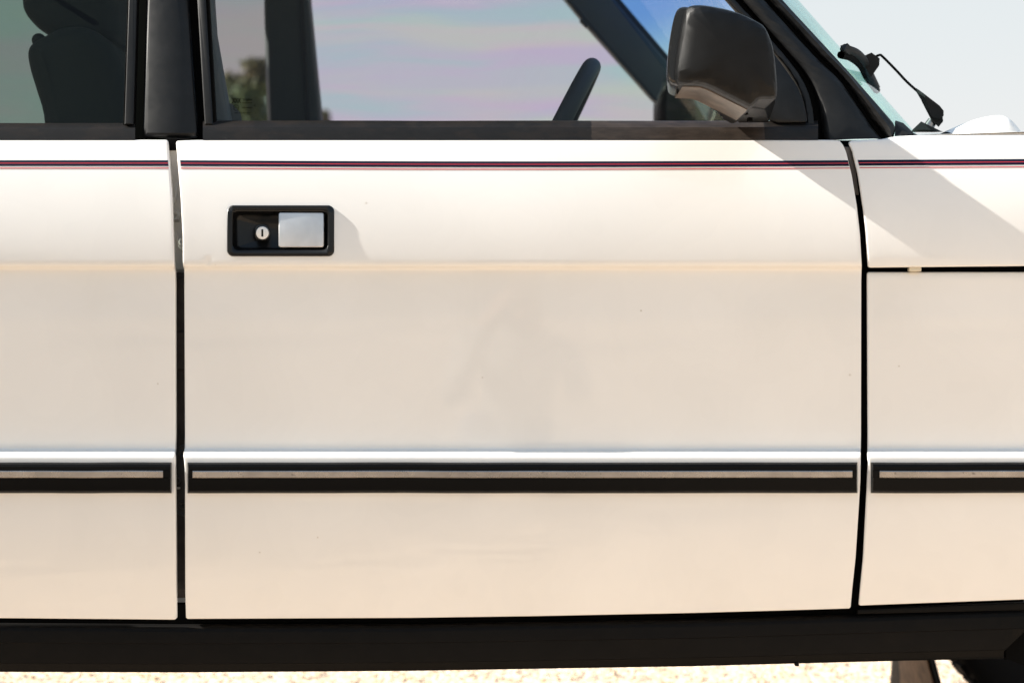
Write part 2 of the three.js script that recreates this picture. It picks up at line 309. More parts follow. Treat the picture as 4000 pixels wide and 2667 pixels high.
// --- bonnet side and top (clamshell), wing below it
const bonnetTop = line(table([[3310, 555], [3322, 549], [3345, 547], [3444, 543], [3486, 534], [3520, 530], [3597, 527], [4000, 513], [4600, 505], [5400, 520]]), 545);
const bonnetBottom = line(table([[3390, 1045], [4000, 1039], [5400, 1032]]), 1032);
const bonnet = add(car, 'bonnet', panel(bonnetLeft, () => 5400, bonnetTop, bonnetBottom, [...range(3420, 4080, 22), ...range(4200, 5300, 8)], { z: v => bodyZ(Math.min(v, 1030)) - (v > 1030 ? .0028 * ((v - 1030) / 14) ** 2 : 0) - (v < 560 ? .010 * ((560 - v) / 40) ** 2 : 0), flange: .0045 }), paint);
pinstripes(bonnet, v => bonnetLeft(v) + 12, () => 5300, -1);
{ // top skin of the bonnet, from the rolled edge across to the far side
  const us = [3330, 3370, 3444, 3486, 3520, 3597, 3700, 3850, 4000, 4200, 4600, 5000, 5400], pos = [], idx = [], ts = range(0, 1, 20);
  us.forEach(u => { const e = P(u, bonnetTop(u) + .5, bodyZ(bonnetTop(u)) - .02); ts.forEach(t => pos.push(e.x, e.y - .002 + .062 * Math.sin(Math.PI * t) , lerp(-.042, -1.64, t))); });
  for (let i = 0; i + 1 < us.length; i++) for (let j = 0; j < 20; j++) { const a = i * 21 + j, b = a + 1, c = a + 21, d = c + 1; idx.push(a, c, b, b, c, d); }
  add(bonnet, 'bonnet_top', geo(pos, idx), paint);
  // raised moulding standing on the bonnet
  const prof = smoothCurve([[3690, 515], [3740, 492], [3820, 463], [3890, 449], [3930, 452], [3958, 474], [3985, 512]], 26), zz = [-.09, -.093, -.102, -.12, -.15, -.18, -.21, -.22], f = [0, .5, .86, 1, 1, .86, .5, 0], pos2 = [], idx2 = [];
  zz.forEach((z, r) => prof.forEach(([u, v]) => { const base = 540, p = P(lerp(3840, u, .75 + .25 * f[r]), lerp(base, v, f[r]), -.115); pos2.push(p.x, p.y, z); }));
  const n = prof.length; for (let r = 0; r + 1 < zz.length; r++) for (let i = 0; i + 1 < n; i++) { const a = r * n + i, b = a + 1, c = a + n, d = c + 1; idx2.push(a, b, c, b, d, c); }
  add(bonnet, 'bonnet_moulding', geo(pos2, idx2), paint);
  const clip = new RoundedBoxGeometry(48 * K, 18 * K, .014, 3, .002); const p = P(3574, 1052, -.012); clip.translate(p.x, p.y, p.z);
  add(bonnet, 'rest_block', uvXY(clip), mat({ color: rgb(.62, .55, .42), roughness: .5, name: 'cream_nylon' }));
}
const wing = add(car, 'front_wing', panel(wingLeft, () => 4420, line(() => 1062, 1062), wingBottom, [...range(3420, 4080, 24), ...range(4120, 4400, 4)], { z: v => v < 1100 ? -.0135 - .002 * (1 - smooth(1062, 1085, v)) : bodyZ(v), flange: .0045 }), paint);
rubbingStrip(wing, 3401, 4415, [12, 12], [36, 20]);
add(wing, 'inner_wing_flange', plate([[3352, 2380], [4420, 2335], [4420, 2375], [3350, 2400]], -.034, .01, .002), sillBlack);
add(wing, 'bonnet_gap_channel', prism([[1020, -.05], [1085, -.05], [1085, -.055], [1020, -.055]], 3360, 4420), deepBlack);

// --- door handle (parts of the front door)
{
  const zh = v => bodyZ(clamp(v, 780, 1020));
  const ring = (u0, v0, u1, v1, r) => roundRect(u0, v0, u1, v1, r, 7);
  const outer = ring(886, 802, 1305, 1001, 24), inner = ring(909, 825, 1280, 977, 20);
  const loops = [[outer, -.003], [outer, .0008], [ring(887, 803, 1304, 1000, 23), .0022], [ring(890, 806, 1301, 997, 22), .0034], [ring(895, 811, 1296, 992, 21), .0040], [ring(902, 818, 1288, 985, 20), .0038], [ring(906, 822, 1283, 980, 20), .0030], [inner, .0014], [ring(912, 829, 1276, 974, 20), -.004], [ring(918, 838, 1272, 968, 18), -.016], [ring(922, 843, 1268, 964, 16), -.0175]];
  const pos = [], idx = [], n = outer.length;
  loops.forEach(([l, o]) => l.forEach(([u, v]) => { const p = P(u, v, zh(v)); pos.push(p.x, p.y, zh(v) + o); }));
  for (let j = 0; j + 1 < loops.length; j++) for (let i = 0; i < n; i++) { const a = j * n + i, b = j * n + (i + 1) % n, c = a + n, d = b + n; idx.push(a, c, b, b, c, d); }
  const base = (loops.length - 1) * n; pos.push(...(() => { const p = P(1095, 904, -.02); return [p.x, p.y, zh(904) - .0175]; })());
  for (let i = 0; i < n; i++) idx.push(base + i, loops.length * n, base + (i + 1) % n);
  add(frontDoor, 'handle_surround', crease(geo(pos, idx), 50), mat({ color: rgb(.0035, .0037, .004), roughness: .34, roughnessMap: grimeRough, specularIntensity: .6, name: 'handle_black_plastic' }));
  // flap: slightly crowned plate, hinged on the right
  const fl = plate(ring(1087, 829, 1264, 966, 9), v => zh(v) + .0002, .007, .0016, 4, 30);
  { const q = fl.attributes.position, x0 = P(1087, 0, 0).x, x1 = P(1264, 0, 0).x; for (let i = 0; i < q.count; i++) { const t = (q.getX(i) - x0) / (x1 - x0); q.setZ(i, q.getZ(i) + .0016 * (1 - t) - .0010 * (2 * t - 1) ** 2); } fl.computeVertexNormals(); }
  add(frontDoor, 'handle_flap', crease(fl, 30), alloy);
  const c = P(1022, 909, zh(909));
  const boss = plate(ring(994, 877, 1050, 940, 22), zh(909) - .010, .008, .0012, 2); add(frontDoor, 'lock_boss', boss, glossPlastic);
  const barrel = new THREE.LatheGeometry([[0, .0052], [.0088, .0052], [.0096, .0046], [.0098, 0], [.0098, -.006]].map(p => new THREE.Vector2(...p)), 32).rotateX(Math.PI / 2).translate(c.x, c.y, c.z - .0095);
  add(frontDoor, 'lock_barrel', uvXY(barrel), lockMetal);
  const slot = new RoundedBoxGeometry(.0028, .0108, .001, 2, .0004).translate(c.x, c.y, c.z - .0042);
  add(frontDoor, 'key_slot', uvXY(slot), deepBlack);
}

// --- windows: leaning inwards above the waist
const tumble = v => bodyZ(547) - .004 - (548 - v) * K * .25;
const TOP = -820;
const ext = (a, b, v) => a[0] + (b[0] - a[0]) * (v - a[1]) / (b[1] - a[1]);   // u at v on the line through a, b
const wz = bodyZ(547) + .0262;
const waistSection = [[547, -.0262], [541, -.0268], [520, -.0290], [502, -.0318], [496, -.0330], [492, -.0352], [473, -.0435], [471, -.0460], [471, -.056], [549, -.056]].map(([v, z]) => [v, z + wz]);
function waist(parent, u0, u1, drop = 0) {
  const g = prism(waistSection.map(([v, z]) => [v + (v < 500 ? drop : 0), z]), u0, u1, 0, 0, 24, 60, u => (noise(u / 240, 8) - .5) * 1.4), p = g.attributes.position, uv = g.attributes.uv;
  for (let i = 0; i < p.count; i++) uv.setXY(i, (p.getX(i) / sc(-.03) + 2000) / 4000, (p.getY(i) - 1.1976) / .0295);
  add(parent, 'waist_seal', g, waistMat);
}
waist(frontDoor, 791, 3197); waist(rearDoor, -1450, 526, 9);
const paneZ = v => tumble(v) - .012;
function pane(parent, outline, zf, m, name = 'window_glass') {
  const pts = outline.map(([u, v]) => P(u, v, zf(v))), sh = THREE.ShapeUtils.triangulateShape(pts.map(p => new THREE.Vector2(p.x, p.y)), []), pos = pts.flatMap(p => p.toArray());
  return add(parent, name, geo(pos, sh.flat()), m);
}
pane(rearDoor, [[-1400, 484], [512, 484], [ext([512, 484], [528, 0], TOP), TOP], [-1400, TOP]], paneZ, glassRear);
const frontGlass = pane(frontDoor, [[830, 476], [3120, 476], [3090, 330], [2860, 60], [2100, TOP], [740, TOP], [802, 0]], paneZ, glassNear);
add(rearDoor, 'window_frame', plate([[484, 486], [519, 486], [533, 0], [556, TOP], [520, TOP], [500, 0]], tumble, .02, .002), satin);
add(rearDoor, 'glass_channel', plate([[479, 486], [484, 486], [500, 0], [520, TOP], [515, TOP], [496, 0]], v => tumble(v) - .004, .012, .001), deepBlack);
add(frontDoor, 'window_frame', plate([[798, 486], [830, 486], [802, 0], [752, TOP], [718, TOP], [769, 0]], tumble, .022, .002), satin);
add(frontDoor, 'glass_channel', plate([[831, 482], [842, 477], [815, 0], [764, TOP], [753, TOP], [803, 0]], v => tumble(v) - .005, .012, .001), deepBlack);
// maker's mark on the glass
{
  const cv = document.createElement('canvas'); cv.width = 512; cv.height = 352; const c = cv.getContext('2d');
  c.clearRect(0, 0, 512, 352); c.fillStyle = '#111'; c.strokeStyle = '#111';
  c.lineWidth = 8; for (let i = 0; i < 3; i++) { const x = 14 + i * 58; c.beginPath(); c.moveTo(x, 10); c.lineTo(x + 62, 116); c.moveTo(x + 62, 10); c.lineTo(x, 116); c.moveTo(x + 16, 10); c.lineTo(x + 76, 116); c.moveTo(x + 76, 10); c.lineTo(x + 14, 116); c.stroke(); }
  c.font = 'bold 62px sans-serif'; c.fillText('Triplex', 236, 66); c.font = 'bold 40px sans-serif'; c.fillText('toughened', 228, 122); c.fillText('6', 474, 180);
  c.beginPath(); c.arc(100, 208, 56, 0, 7); c.stroke(); c.font = 'bold 52px sans-serif'; c.fillText('E', 62, 228); c.font = 'bold 42px sans-serif'; c.fillText('11', 98, 226);
  c.fillText('43R-00003', 224, 224); c.font = 'bold 40px sans-serif'; c.fillText('DOT 115 M24-AS2', 70, 326);
  const t = new THREE.CanvasTexture(cv); t.colorSpace = THREE.SRGBColorSpace;
  const g = pane(new THREE.Group(), [[902, 448], [998, 448], [998, 380], [902, 380]], v => paneZ(v) + .0012, glassNear).geometry;
  const p = g.attributes.position, uv = g.attributes.uv, a = P(902, 448, paneZ(448)), b = P(998, 380, paneZ(380));
  for (let i = 0; i < 4; i++) uv.setXY(i, p.getX(i) < (a.x + b.x) / 2 ? 0 : 1, p.getY(i) < (a.y + b.y) / 2 ? 0 : 1);
  add(frontDoor, 'glass_marking', g, mat({ color: rgb(.15, .15, .15), map: t, transparent: true, opacity: 1, roughness: .9, specularIntensity: .1, name: 'etched_mark' }));
}

// --- B pillar cover, the black gaps beside it, the shut face behind the door gap
const bp = add(car, 'door_pillar', plate([[553, 500], [557, 527], [566, 535], [752, 536], [764, 531], [767, 512], [748, 250], [731, 0], [700, TOP], [588, TOP], [566, 0], [558, 300]], v => tumble(v) - .002, .026, .0075, 6, 50), satin);
add(bp, 'pillar_seal', plate([[505, 560], [815, 560], [815, 420], [770, TOP], [510, TOP]], v => tumble(v) - .03, .02, .001), deepBlack);
const shut = add(car, 'shut_face', prism([[548, -.066], [586, -.066], [586, -.043], [720, -.056], [1000, -.080], [1050, -.085], [1110, -.105], [2395, -.105], [2395, -.125], [548, -.125]], 600, 775, 0, 0, 20), paint);
add(shut, 'door_weatherstrip', prism([[1064, -.052], [1090, -.044], [1290, -.044], [1300, -.040], [1440, -.040], [1450, -.044], [2300, -.046], [2335, -.055], [2335, -.09], [1064, -.09]], 620, 760, 0, 0, 20), mat({ color: rgb(.055, .045, .04), map: grime, roughness: .6, specularIntensity: .5, name: 'dusty_door_seal' }));
add(shut, 'gap_seal', plate([[640, 540], [740, 540], [740, 586], [640, 586]], -.036, .008, .001), deepBlack);
{
  const bolt = (u, v, r, d = 0) => { const zf = v < 900 ? -.063 : v < 1100 ? -.072 : -.044; const c = P(u, v, zf), g = new THREE.LatheGeometry([[0, -.001 - d], [r * .28, -.001 - d], [r * .36, .003], [r * .8, .0036], [r, .0016], [r * 1.02, -.003]].map(p => new THREE.Vector2(...p)), 20).rotateX(Math.PI / 2).translate(c.x, c.y, zf); return uvXY(g); };
  const gasket = paint, dark = mat({ color: rgb(.05, .046, .043), map: grime, roughness: .5, name: 'black_hinge_iron' });
  const path = (pts, r, m, name) => add(shut, name, tube(pts.map(([u, v]) => P(u, v, (v < 820 ? -.058 : v < 1100 ? -.074 : -.046))), r, 40, 10), m);
  path([[702, 700], [689, 722], [686, 750], [681, 778], [668, 800], [655, 806]], .0030, gasket, 'cable_grommet');
  path([[668, 880], [684, 896], [690, 930], [700, 960], [718, 976]], .0030, gasket, 'cable_grommet');
  add(shut, 'hinge_bolt', bolt(680, 842, .0082, .004), paint);
  add(shut, 'hinge_bolt', bolt(716, 944, .0075), paint);
  const bar = new RoundedBoxGeometry(.011, .0032, .008, 2, .0008), bc = P(682, 862, -.054); add(shut, 'check_link', uvXY(bar.translate(bc.x, bc.y, bc.z)), mat({ color: rgb(.42, .38, .32), roughness: .45, name: 'zinc' }));
  path([[730, 1738], [706, 1748], [692, 1775], [686, 1805], [680, 1825]], .0032, dark, 'cable_grommet');
  path([[684, 1960], [690, 1992], [706, 2006], [730, 2010]], .0032, dark, 'cable_grommet');
  add(shut, 'hinge_bolt', bolt(713, 1772, .0062), dark); add(shut, 'hinge_bolt', bolt(690, 1873, .0066), dark); add(shut, 'hinge_bolt', bolt(713, 1972, .0062, .003), dark);
  const b2 = P(691, 1906, -.040); add(shut, 'check_link', uvXY(new RoundedBoxGeometry(.008, .0028, .008, 2, .0006).translate(b2.x, b2.y, b2.z)), mat({ color: rgb(.35, .33, .3), roughness: .45, name: 'zinc' }));
  add(shut, 'hinge_plate', plate([[668, 1748], [735, 1740], [735, 2012], [690, 2004], [676, 1960], [674, 1820]], -.044, .008, .0015), dark);
}
const hingePost = add(car, 'hinge_pillar', prism([[575, -.050], [2400, -.050], [2400, -.07], [548, -.07]], 3230, 3470), deepBlack);
add(hingePost, 'post_cap', plate([[3300, 572], [3322, 573], [3345, 660], [3358, 760], [3340, 760], [3318, 640]], -.038, .01, .003), mat({ color: rgb(.10, .09, .085), roughness: .6, name: 'grey_post_paint' }));

function resample(pts, n) { const c = new THREE.CatmullRomCurve3(pts.map(([u, v]) => new THREE.Vector3(u, v, 0)), false, 'catmullrom', .2); return c.getSpacedPoints(n).map(p => [p.x, p.y]); }
// rounded rail between two lines: section [[t across, height], ...]
function rail(a, b, zf, section, n = 90) {
  const A = resample(a, n), B = resample(b, n), pos = [], idx = [], m = section.length;
  for (let i = 0; i <= n; i++) for (const [t, h] of section) { const u = lerp(A[i][0], B[i][0], t), v = lerp(A[i][1], B[i][1], t), p = P(u, v, zf(v)); pos.push(p.x, p.y, p.z + h); }
  for (let i = 0; i < n; i++) for (let j = 0; j + 1 < m; j++) { const c = i * m + j, d = c + 1, e = c + m, f = e + 1; idx.push(c, d, e, d, f, e); }
  return crease(geo(pos, idx), 50);
}
const crown = (h, flat) => [[0, -.03], [0, -h], [.015, -h * .55], [.05, -h * .25], [.12, -h * .08], [.25, 0], [.5, flat], [.72, 0], [.84, -h * .10], [.92, -h * .28], [.975, -h * .6], [1, -h], [1, -.03]];
// --- A pillar, its seals, the mirror corner of the door
const gasketLine = smoothCurve([[3222, 548], [3214, 470], [3200, 400], [3176, 330], [3142, 272], [3092, 212], [3030, 142], [2962, 64], [2905, 0], [2640, -300], [2170, TOP]], 60);
const grooveLine = [[3452, 540], [3400, 474], [3291, 314], [3200, 228], [3100, 119], [2994, 0], [2700, -330], [2268, TOP]];
const aPillar = add(car, 'windscreen_pillar', rail(gasketLine, grooveLine, v => tumble(v) - .004, crown(.012, .003)), satin);
add(aPillar, 'door_seal', plate([...gasketLine.map(([u, v]) => [u + 12, v]), ...gasketLine.map(([u, v]) => [u - 60, v]).reverse()], v => tumble(v) - .022, .012, .002), deepBlack);
const trimOuter = [[3496, 534], [3498, 480], [3284, 237], [3100, 38], [3066, 0], [2780, -320], [2350, TOP]];
const trimInner = [[3470, 536], [3405, 458], [3296, 300], [3205, 214], [3105, 105], [3003, 0], [2712, -320], [2282, TOP]];
add(aPillar, 'windscreen_surround', rail(trimInner, trimOuter, v => tumble(v) - .014, crown(.012, .004)), satin);
add(aPillar, 'gutter_seal', plate([...grooveLine.map(([u, v]) => [u - 8, v]), ...[...trimInner].map(([u, v]) => [u + 12, v]).reverse()], v => tumble(v) - .026, .012, .001), deepBlack);
add(aPillar, 'scuttle_corner_rubber', hull([P(3497, 478, -.07), P(3497, 532, -.05), P(3566, 524, -.06), P(3568, 516, -.1), P(3530, 480, -.10), P(3500, 470, -.10), P(3540, 528, -.05)]), rubber);
const quarterFrame = smoothCurve([[3184, 486], [3176, 420], [3156, 350], [3120, 283], [3062, 208], [3000, 138], [2930, 58], [2875, 0], [2500, -430], [2150, TOP]], 50);
add(frontDoor, 'quarter_frame', plate([...quarterFrame, ...quarterFrame.map(([u, v]) => [u - 28, v + 4]).reverse()], v => tumble(v) - .003, .02, .003, 3), satin);

// --- door mirror
{
  const sail = add(car, 'door_mirror', plate([[3152, 477], [3150, 440], [3138, 385], [3116, 335], [3070, 268], [3018, 200], [2990, 180], [2960, 300], [2985, 440], [3012, 470], [3040, 479]], v => tumble(v) + .002, .012, .003, 4), satin);
  // housing: rings parallel to the flank, from the slanted inner end out to the rounded outer face
  const outline = new THREE.CatmullRomCurve3([[2684, 29], [2707, 21], [2806, 33], [2883, 54], [2955, 88], [2982, 107], [3009, 161], [3022, 214], [3032, 306], [3034, 376], [3028, 390], [3010, 394], [2985, 394], [2958, 398], [2942, 416], [2925, 424], [2902, 413], [2844, 384], [2760, 343], [2735, 335], [2690, 333], [2658, 332], [2643, 320], [2638, 302], [2643, 230], [2657, 134], [2672, 57]].map(([u, v]) => new THREE.Vector3(u, v, 0)), true, 'centripetal').getSpacedPoints(110).slice(0, 110).map(p => [p.x, p.y]);
  // [depth, inset, rearmost line, lift of the top edge, shrink about the middle]
  const rings = [[-.040, 14, 2890, 34], [-.034, 3, 2880, 34], [-.010, 0, 2860, 30], [.006, 0, 2800, 20], [.018, 0, 2640, 10], [.04, 0, 0, 0], [.09, 0, 0, 0], [.138, 0, 0, 0], [.150, .6, 0, 0], [.157, 2, 0, 0], [.163, 4.5, 0, 0], [.168, 9, 0, 0], [.1715, 15, 0, 0], [.174, 23, 0, 0], [.1758, 34, 0, 0], [.1768, 46, 0, 0], [.1785, 46, 0, 0, .75], [.1795, 46, 0, 0, .4]];
  const pos = [], idx = [], n = outline.length, mu = 2850, mv = 215;
  rings.forEach(([z, ins, L, lift, shrink = 1]) => outline.forEach(([u, v]) => {
    const q = (1 - ins / 190) * shrink, uu = Math.max(L, mu + (u - mu) * (1 - ins * lerp(.8, .22, 1 - smooth(2660, 2800, u)) / 190) * shrink), vv = mv + (v - mv) * q - lift * (1 - smooth(40, 240, v));
    const back = .012 * Math.pow(clamp((2752 - uu) / 110, 0, 1), 1.25) * smooth(.12, .15, z);
    const p = P(uu + clamp(.15 - z, 0, .14) * 270 * (1 - smooth(2690, 2860, uu)), vv, .15); pos.push(p.x, p.y, z - back);
  }));
  for (let j = 0; j + 1 < rings.length; j++) for (let i = 0; i < n; i++) { const a = j * n + i, b = j * n + (i + 1) % n, c = a + n, d = b + n; idx.push(a, c, b, b, c, d); }
  for (const [j, flip, zc, uc, vc] of [[0, 1, -.04, 2950, 220], [rings.length - 1, 0, .1798, mu, mv]]) { const c = P(uc, vc, .15), k = pos.length / 3; pos.push(c.x, c.y, zc); for (let i = 0; i < n; i++) { const a = j * n + i, b = j * n + (i + 1) % n; flip ? idx.push(a, b, k) : idx.push(a, k, b); } }
  add(sail, 'mirror_housing', crease(geo(pos, idx), 34), plastic);
  // rim round the glass, facing rearwards
  const rim = new THREE.CatmullRomCurve3([[2655, 26], [2640, 44], [2615, 153], [2604, 288], [2610, 318], [2636, 330], [2664, 329], [2672, 300], [2668, 230], [2680, 130], [2694, 50], [2692, 25]].map(([u, v]) => new THREE.Vector3(u, v, 0)), true, 'centripetal').getSpacedPoints(60).slice(0, 60).map(p => [p.x, p.y]);
  const rp = [], ri = [], m = rim.length, rr = [[.016, 3], [.020, 0], [.118, 0], [.130, .8], [.137, 3], [.141, 7], [.143, 13]];
  rr.forEach(([z, ins]) => rim.forEach(([u, v]) => { const p = P(2660 + (u - 2660) * (1 - ins / 60) + (.14 - z) * 270, 178 + (v - 178) * (1 - ins / 150), .14); rp.push(p.x, p.y, z); }));
  for (let j = 0; j + 1 < rr.length; j++) for (let i = 0; i < m; i++) { const a = j * m + i, b = j * m + (i + 1) % m, c = a + m, d = b + m; ri.push(a, c, b, b, c, d); }
  for (const [j, flip] of [[0, 1], [rr.length - 1, 0]]) { const c = P(2660, 178, .14), k = rp.length / 3; rp.push(c.x, c.y, rr[j][0]); for (let i = 0; i < m; i++) { const a = j * m + i, b = j * m + (i + 1) % m; flip ? ri.push(a, b, k) : ri.push(a, k, b); } }
  add(sail, 'mirror_rim', crease(geo(rp, ri), 34), glossPlastic);
    add(sail, 'mirror_glass', hull([P(2606, 296, .14), P(2647, 40, .14), P(2608, 296, .14), P(2649, 40, .14)].flatMap((p, i) => [new THREE.Vector3(p.x - .0012 + .112 * 270 * sc(.1), p.y, .028), new THREE.Vector3(p.x - .0012 + .015 * 270 * sc(.1), p.y, .125)])), mat({ color: rgb(.62, .66, .68), metalness: 1, roughness: .03, name: 'mirror_silver' }));
  // plate added under the housing, its paler colour standing in for bounced light
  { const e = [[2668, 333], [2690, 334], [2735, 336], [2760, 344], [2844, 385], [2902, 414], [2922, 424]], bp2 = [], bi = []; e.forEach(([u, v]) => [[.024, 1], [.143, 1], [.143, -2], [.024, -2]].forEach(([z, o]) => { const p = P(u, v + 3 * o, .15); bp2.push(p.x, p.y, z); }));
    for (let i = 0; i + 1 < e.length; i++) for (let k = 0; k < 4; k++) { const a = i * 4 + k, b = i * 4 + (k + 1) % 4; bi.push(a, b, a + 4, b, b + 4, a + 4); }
    add(sail, 'underside_bounce_plate', crease(geo(bp2, bi), 30), mat({ color: rgb(.27, .23, .19), map: grime, roughness: .36, name: 'bounce_toned_plastic' })); }
  // arm joining the housing to the corner plate
  add(sail, 'mirror_arm', hull([P(2848, 431, .03), P(2928, 420, .10), P(2978, 380, .10), P(3005, 380, .05), P(2880, 400, .10), P(3030, 395, -.03), P(3000, 478, -.03), P(3005, 470, -.01), P(2888, 479, -.03), P(2884, 474, -.01), P(2855, 415, -.02), P(2990, 430, .06)]), plastic);
  const scr = (u, v, z) => { const c = P(u, v, z); const g = new THREE.CylinderGeometry(.0042, .0042, .004, 18); return uvXY(g.translate(c.x, c.y, c.z)); };
  add(sail, 'arm_screw', scr(2912, 443, .055), deepBlack); add(sail, 'arm_screw', scr(2930, 468, .012), deepBlack);
}

// --- sill
{
  const top = table([[-1600, 2430], [0, 2441], [700, 2446], [1600, 2445], [2700, 2426], [3300, 2408], [4000, 2384]]), low = table([[-1600, 2612], [0, 2624], [700, 2626], [1600, 2620], [2700, 2602], [3500, 2581], [3925, 2572]]);
  const us = [...range(-1600, 0, 4), ...range(100, 3900, 38), 3921, 3925, 3940, 3960, 3985, 4010, 4040], pos = [], idx = [];
  const sec = [[-.05, -.060], [-.04, -.040], [0, -.0345], [.05, -.031], [.12, -.0285], [.37, -.0265], [.385, -.0285], [.81, -.032], [.825, -.0345], [.96, -.040], [1, -.046], [1.0, -.12]];
  const cut = table([[3922, 3000], [3924, 2545], [3960, 2508], [4010, 2462], [4060, 2410]]);
  us.forEach(u => sec.forEach(([f, z]) => pos.push(...P(u, Math.min(cut(u), lerp(top(u), low(u), f)), z).toArray())));
  const n = sec.length; for (let i = 0; i + 1 < us.length; i++) for (let j = 0; j + 1 < n; j++) { const a = i * n + j, b = a + 1, c = a + n, d = c + 1; idx.push(a, b, c, b, d, c); }
  const sill = add(car, 'sill', crease(geo(pos, idx), 14), sillBlack);
  add(sill, 'sill_backing', plate([[-1600, 2380], [4000, 2330], [4000, 2470], [3700, 2480], [-1600, 2480]], -.055, .02, 0), deepBlack);
  add(sill, 'drain_nib', uvXY(new RoundedBoxGeometry(.006, .006, .01, 2, .001).translate(...P(3113, 2592, -.045).toArray())), sillBlack);
}

// --- windscreen and wipers
const WS = (t, s) => { // t across 0 near .. 1 far, s down the edge 0 top .. 1 bottom
  const zt = lerp(-.15, -1.49, t), a = P(3062, 0, -.1), b = P(3500, 520, -.1), slope = (b.x - a.x) / (b.y - a.y), y = lerp(1.745, b.y - .01, s);
  return new THREE.Vector3(b.x + (y - b.y) * slope + .185 * (1 - (2 * t - 1) ** 2), y, lerp(lerp(-.19, -1.45, t), lerp(-.075, -1.565, t), s));
};
{
  const pos = [], idx = [], uv = [], nt = 48, ns = 24;
  for (let j = 0; j <= ns; j++) for (let i = 0; i <= nt; i++) { pos.push(...WS(i / nt, j / ns).toArray()); uv.push(i / nt, 1 - j / ns); }
  for (let j = 0; j < ns; j++) for (let i = 0; i < nt; i++) { const a = j * (nt + 1) + i, b = a + 1, c = a + nt + 1, d = c + 1; idx.push(a, c, b, b, c, d); }
  const g = geo(pos, idx); g.setAttribute('uv', new THREE.Float32BufferAttribute(uv, 2));
  const band = texture(16, 256, (x, y) => { const k = smooth(.52, .80, y); return [lerp(.80, .47, k), lerp(.93, .66, k), lerp(.925, .93, k)]; }, true); band.wrapT = THREE.ClampToEdgeWrapping;
  const screen = add(car, 'windscreen', g, mat({ color: rgb(1, 1, 1), map: band, transmission: 1, thickness: 0, roughness: 0, ior: 1.5, specularIntensity: .6, name: 'laminated_screen_with_blue_top_band' }));
  // bottom rubber
  add(screen, 'screen_rubber', tube(range(0, 1, 20).map(t => WS(t, 1).add(new THREE.Vector3(.004, 0, 0))), .011, 40, 8), rubber);
}
function wiper(u0, z0, withBase = true) {
  const q = (u, v, z) => P(u, v, z + .10);
  const arm = add(car, 'wiper', tube([q(3420, 222, -.342), q(3440, 214, -.34), q(3448, 220, -.338), q(3500, 272, -.33), q(3545, 320, -.325), q(3585, 356, -.32)], .0021, 30, 8), deepBlack);
  add(arm, 'arm_head', hull([q(3574, 347, -.325), q(3582, 344, -.31), q(3612, 366, -.30), q(3672, 412, -.30), q(3688, 432, -.30), q(3688, 452, -.30), q(3678, 464, -.30), q(3650, 460, -.30), q(3640, 452, -.30), q(3596, 384, -.305), q(3612, 366, -.335), q(3672, 412, -.335), q(3688, 440, -.335), q(3650, 458, -.335)]), rubber);
  add(arm, 'arm_spring_cover', hull([q(3600, 392, -.31), q(3612, 412, -.31), q(3640, 470, -.305), q(3668, 496, -.305), q(3686, 474, -.305), q(3684, 455, -.305), q(3640, 440, -.305), q(3600, 392, -.33), q(3640, 470, -.33), q(3668, 494, -.33), q(3686, 470, -.33)]), rubber);
  const c = q(3634, 488, -.315), d = q(3578, 512, -.325);
  add(arm, 'pivot_nut', uvXY(new THREE.CylinderGeometry(.0075, .009, .016, 20).rotateZ(-.55).translate(c.x, c.y, c.z)), chromeStrip);
  add(arm, 'pivot_boot', hull([q(3568, 504, -.30), q(3600, 474, -.30), q(3640, 508, -.29), q(3640, 512, -.34), q(3568, 506, -.34), q(3600, 476, -.34), q(3650, 516, -.31), q(3560, 516, -.31), q(3685, 515, -.315)]), rubber);
  add(arm, 'blade_connector', hull([q(3376, 218, -.33), q(3406, 205, -.33), q(3438, 228, -.33), q(3436, 256, -.33), q(3412, 290, -.33), q(3404, 300, -.33), q(3386, 270, -.33), q(3376, 218, -.36), q(3406, 205, -.36), q(3438, 228, -.36), q(3412, 290, -.36), q(3386, 270, -.36)]), rubber);
  // bowed blade across the glass
  const bow = new THREE.CatmullRomCurve3([q(3300, 190, -.22), q(3340, 205, -.26), q(3376, 240, -.32), q(3398, 290, -.42), q(3422, 340, -.52)]);
  add(arm, 'blade_bow', uvXY(new THREE.TubeGeometry(bow, 30, .0075, 8, false)), rubber);
  add(arm, 'blade_end', hull([q(3284, 178, -.215), q(3312, 168, -.215), q(3330, 186, -.225), q(3322, 214, -.225), q(3290, 208, -.215), q(3300, 196, -.2), q(3312, 170, -.235), q(3290, 206, -.235)]), rubber);
  const bl = new THREE.CatmullRomCurve3([q(3286, 214, -.21), q(3320, 222, -.25), q(3360, 250, -.32), q(3388, 300, -.44), q(3426, 352, -.56)]);
  add(arm, 'blade_rubber', uvXY(new THREE.TubeGeometry(bl, 30, .0062, 8, false)), deepBlack);
  return arm;
}
wiper();

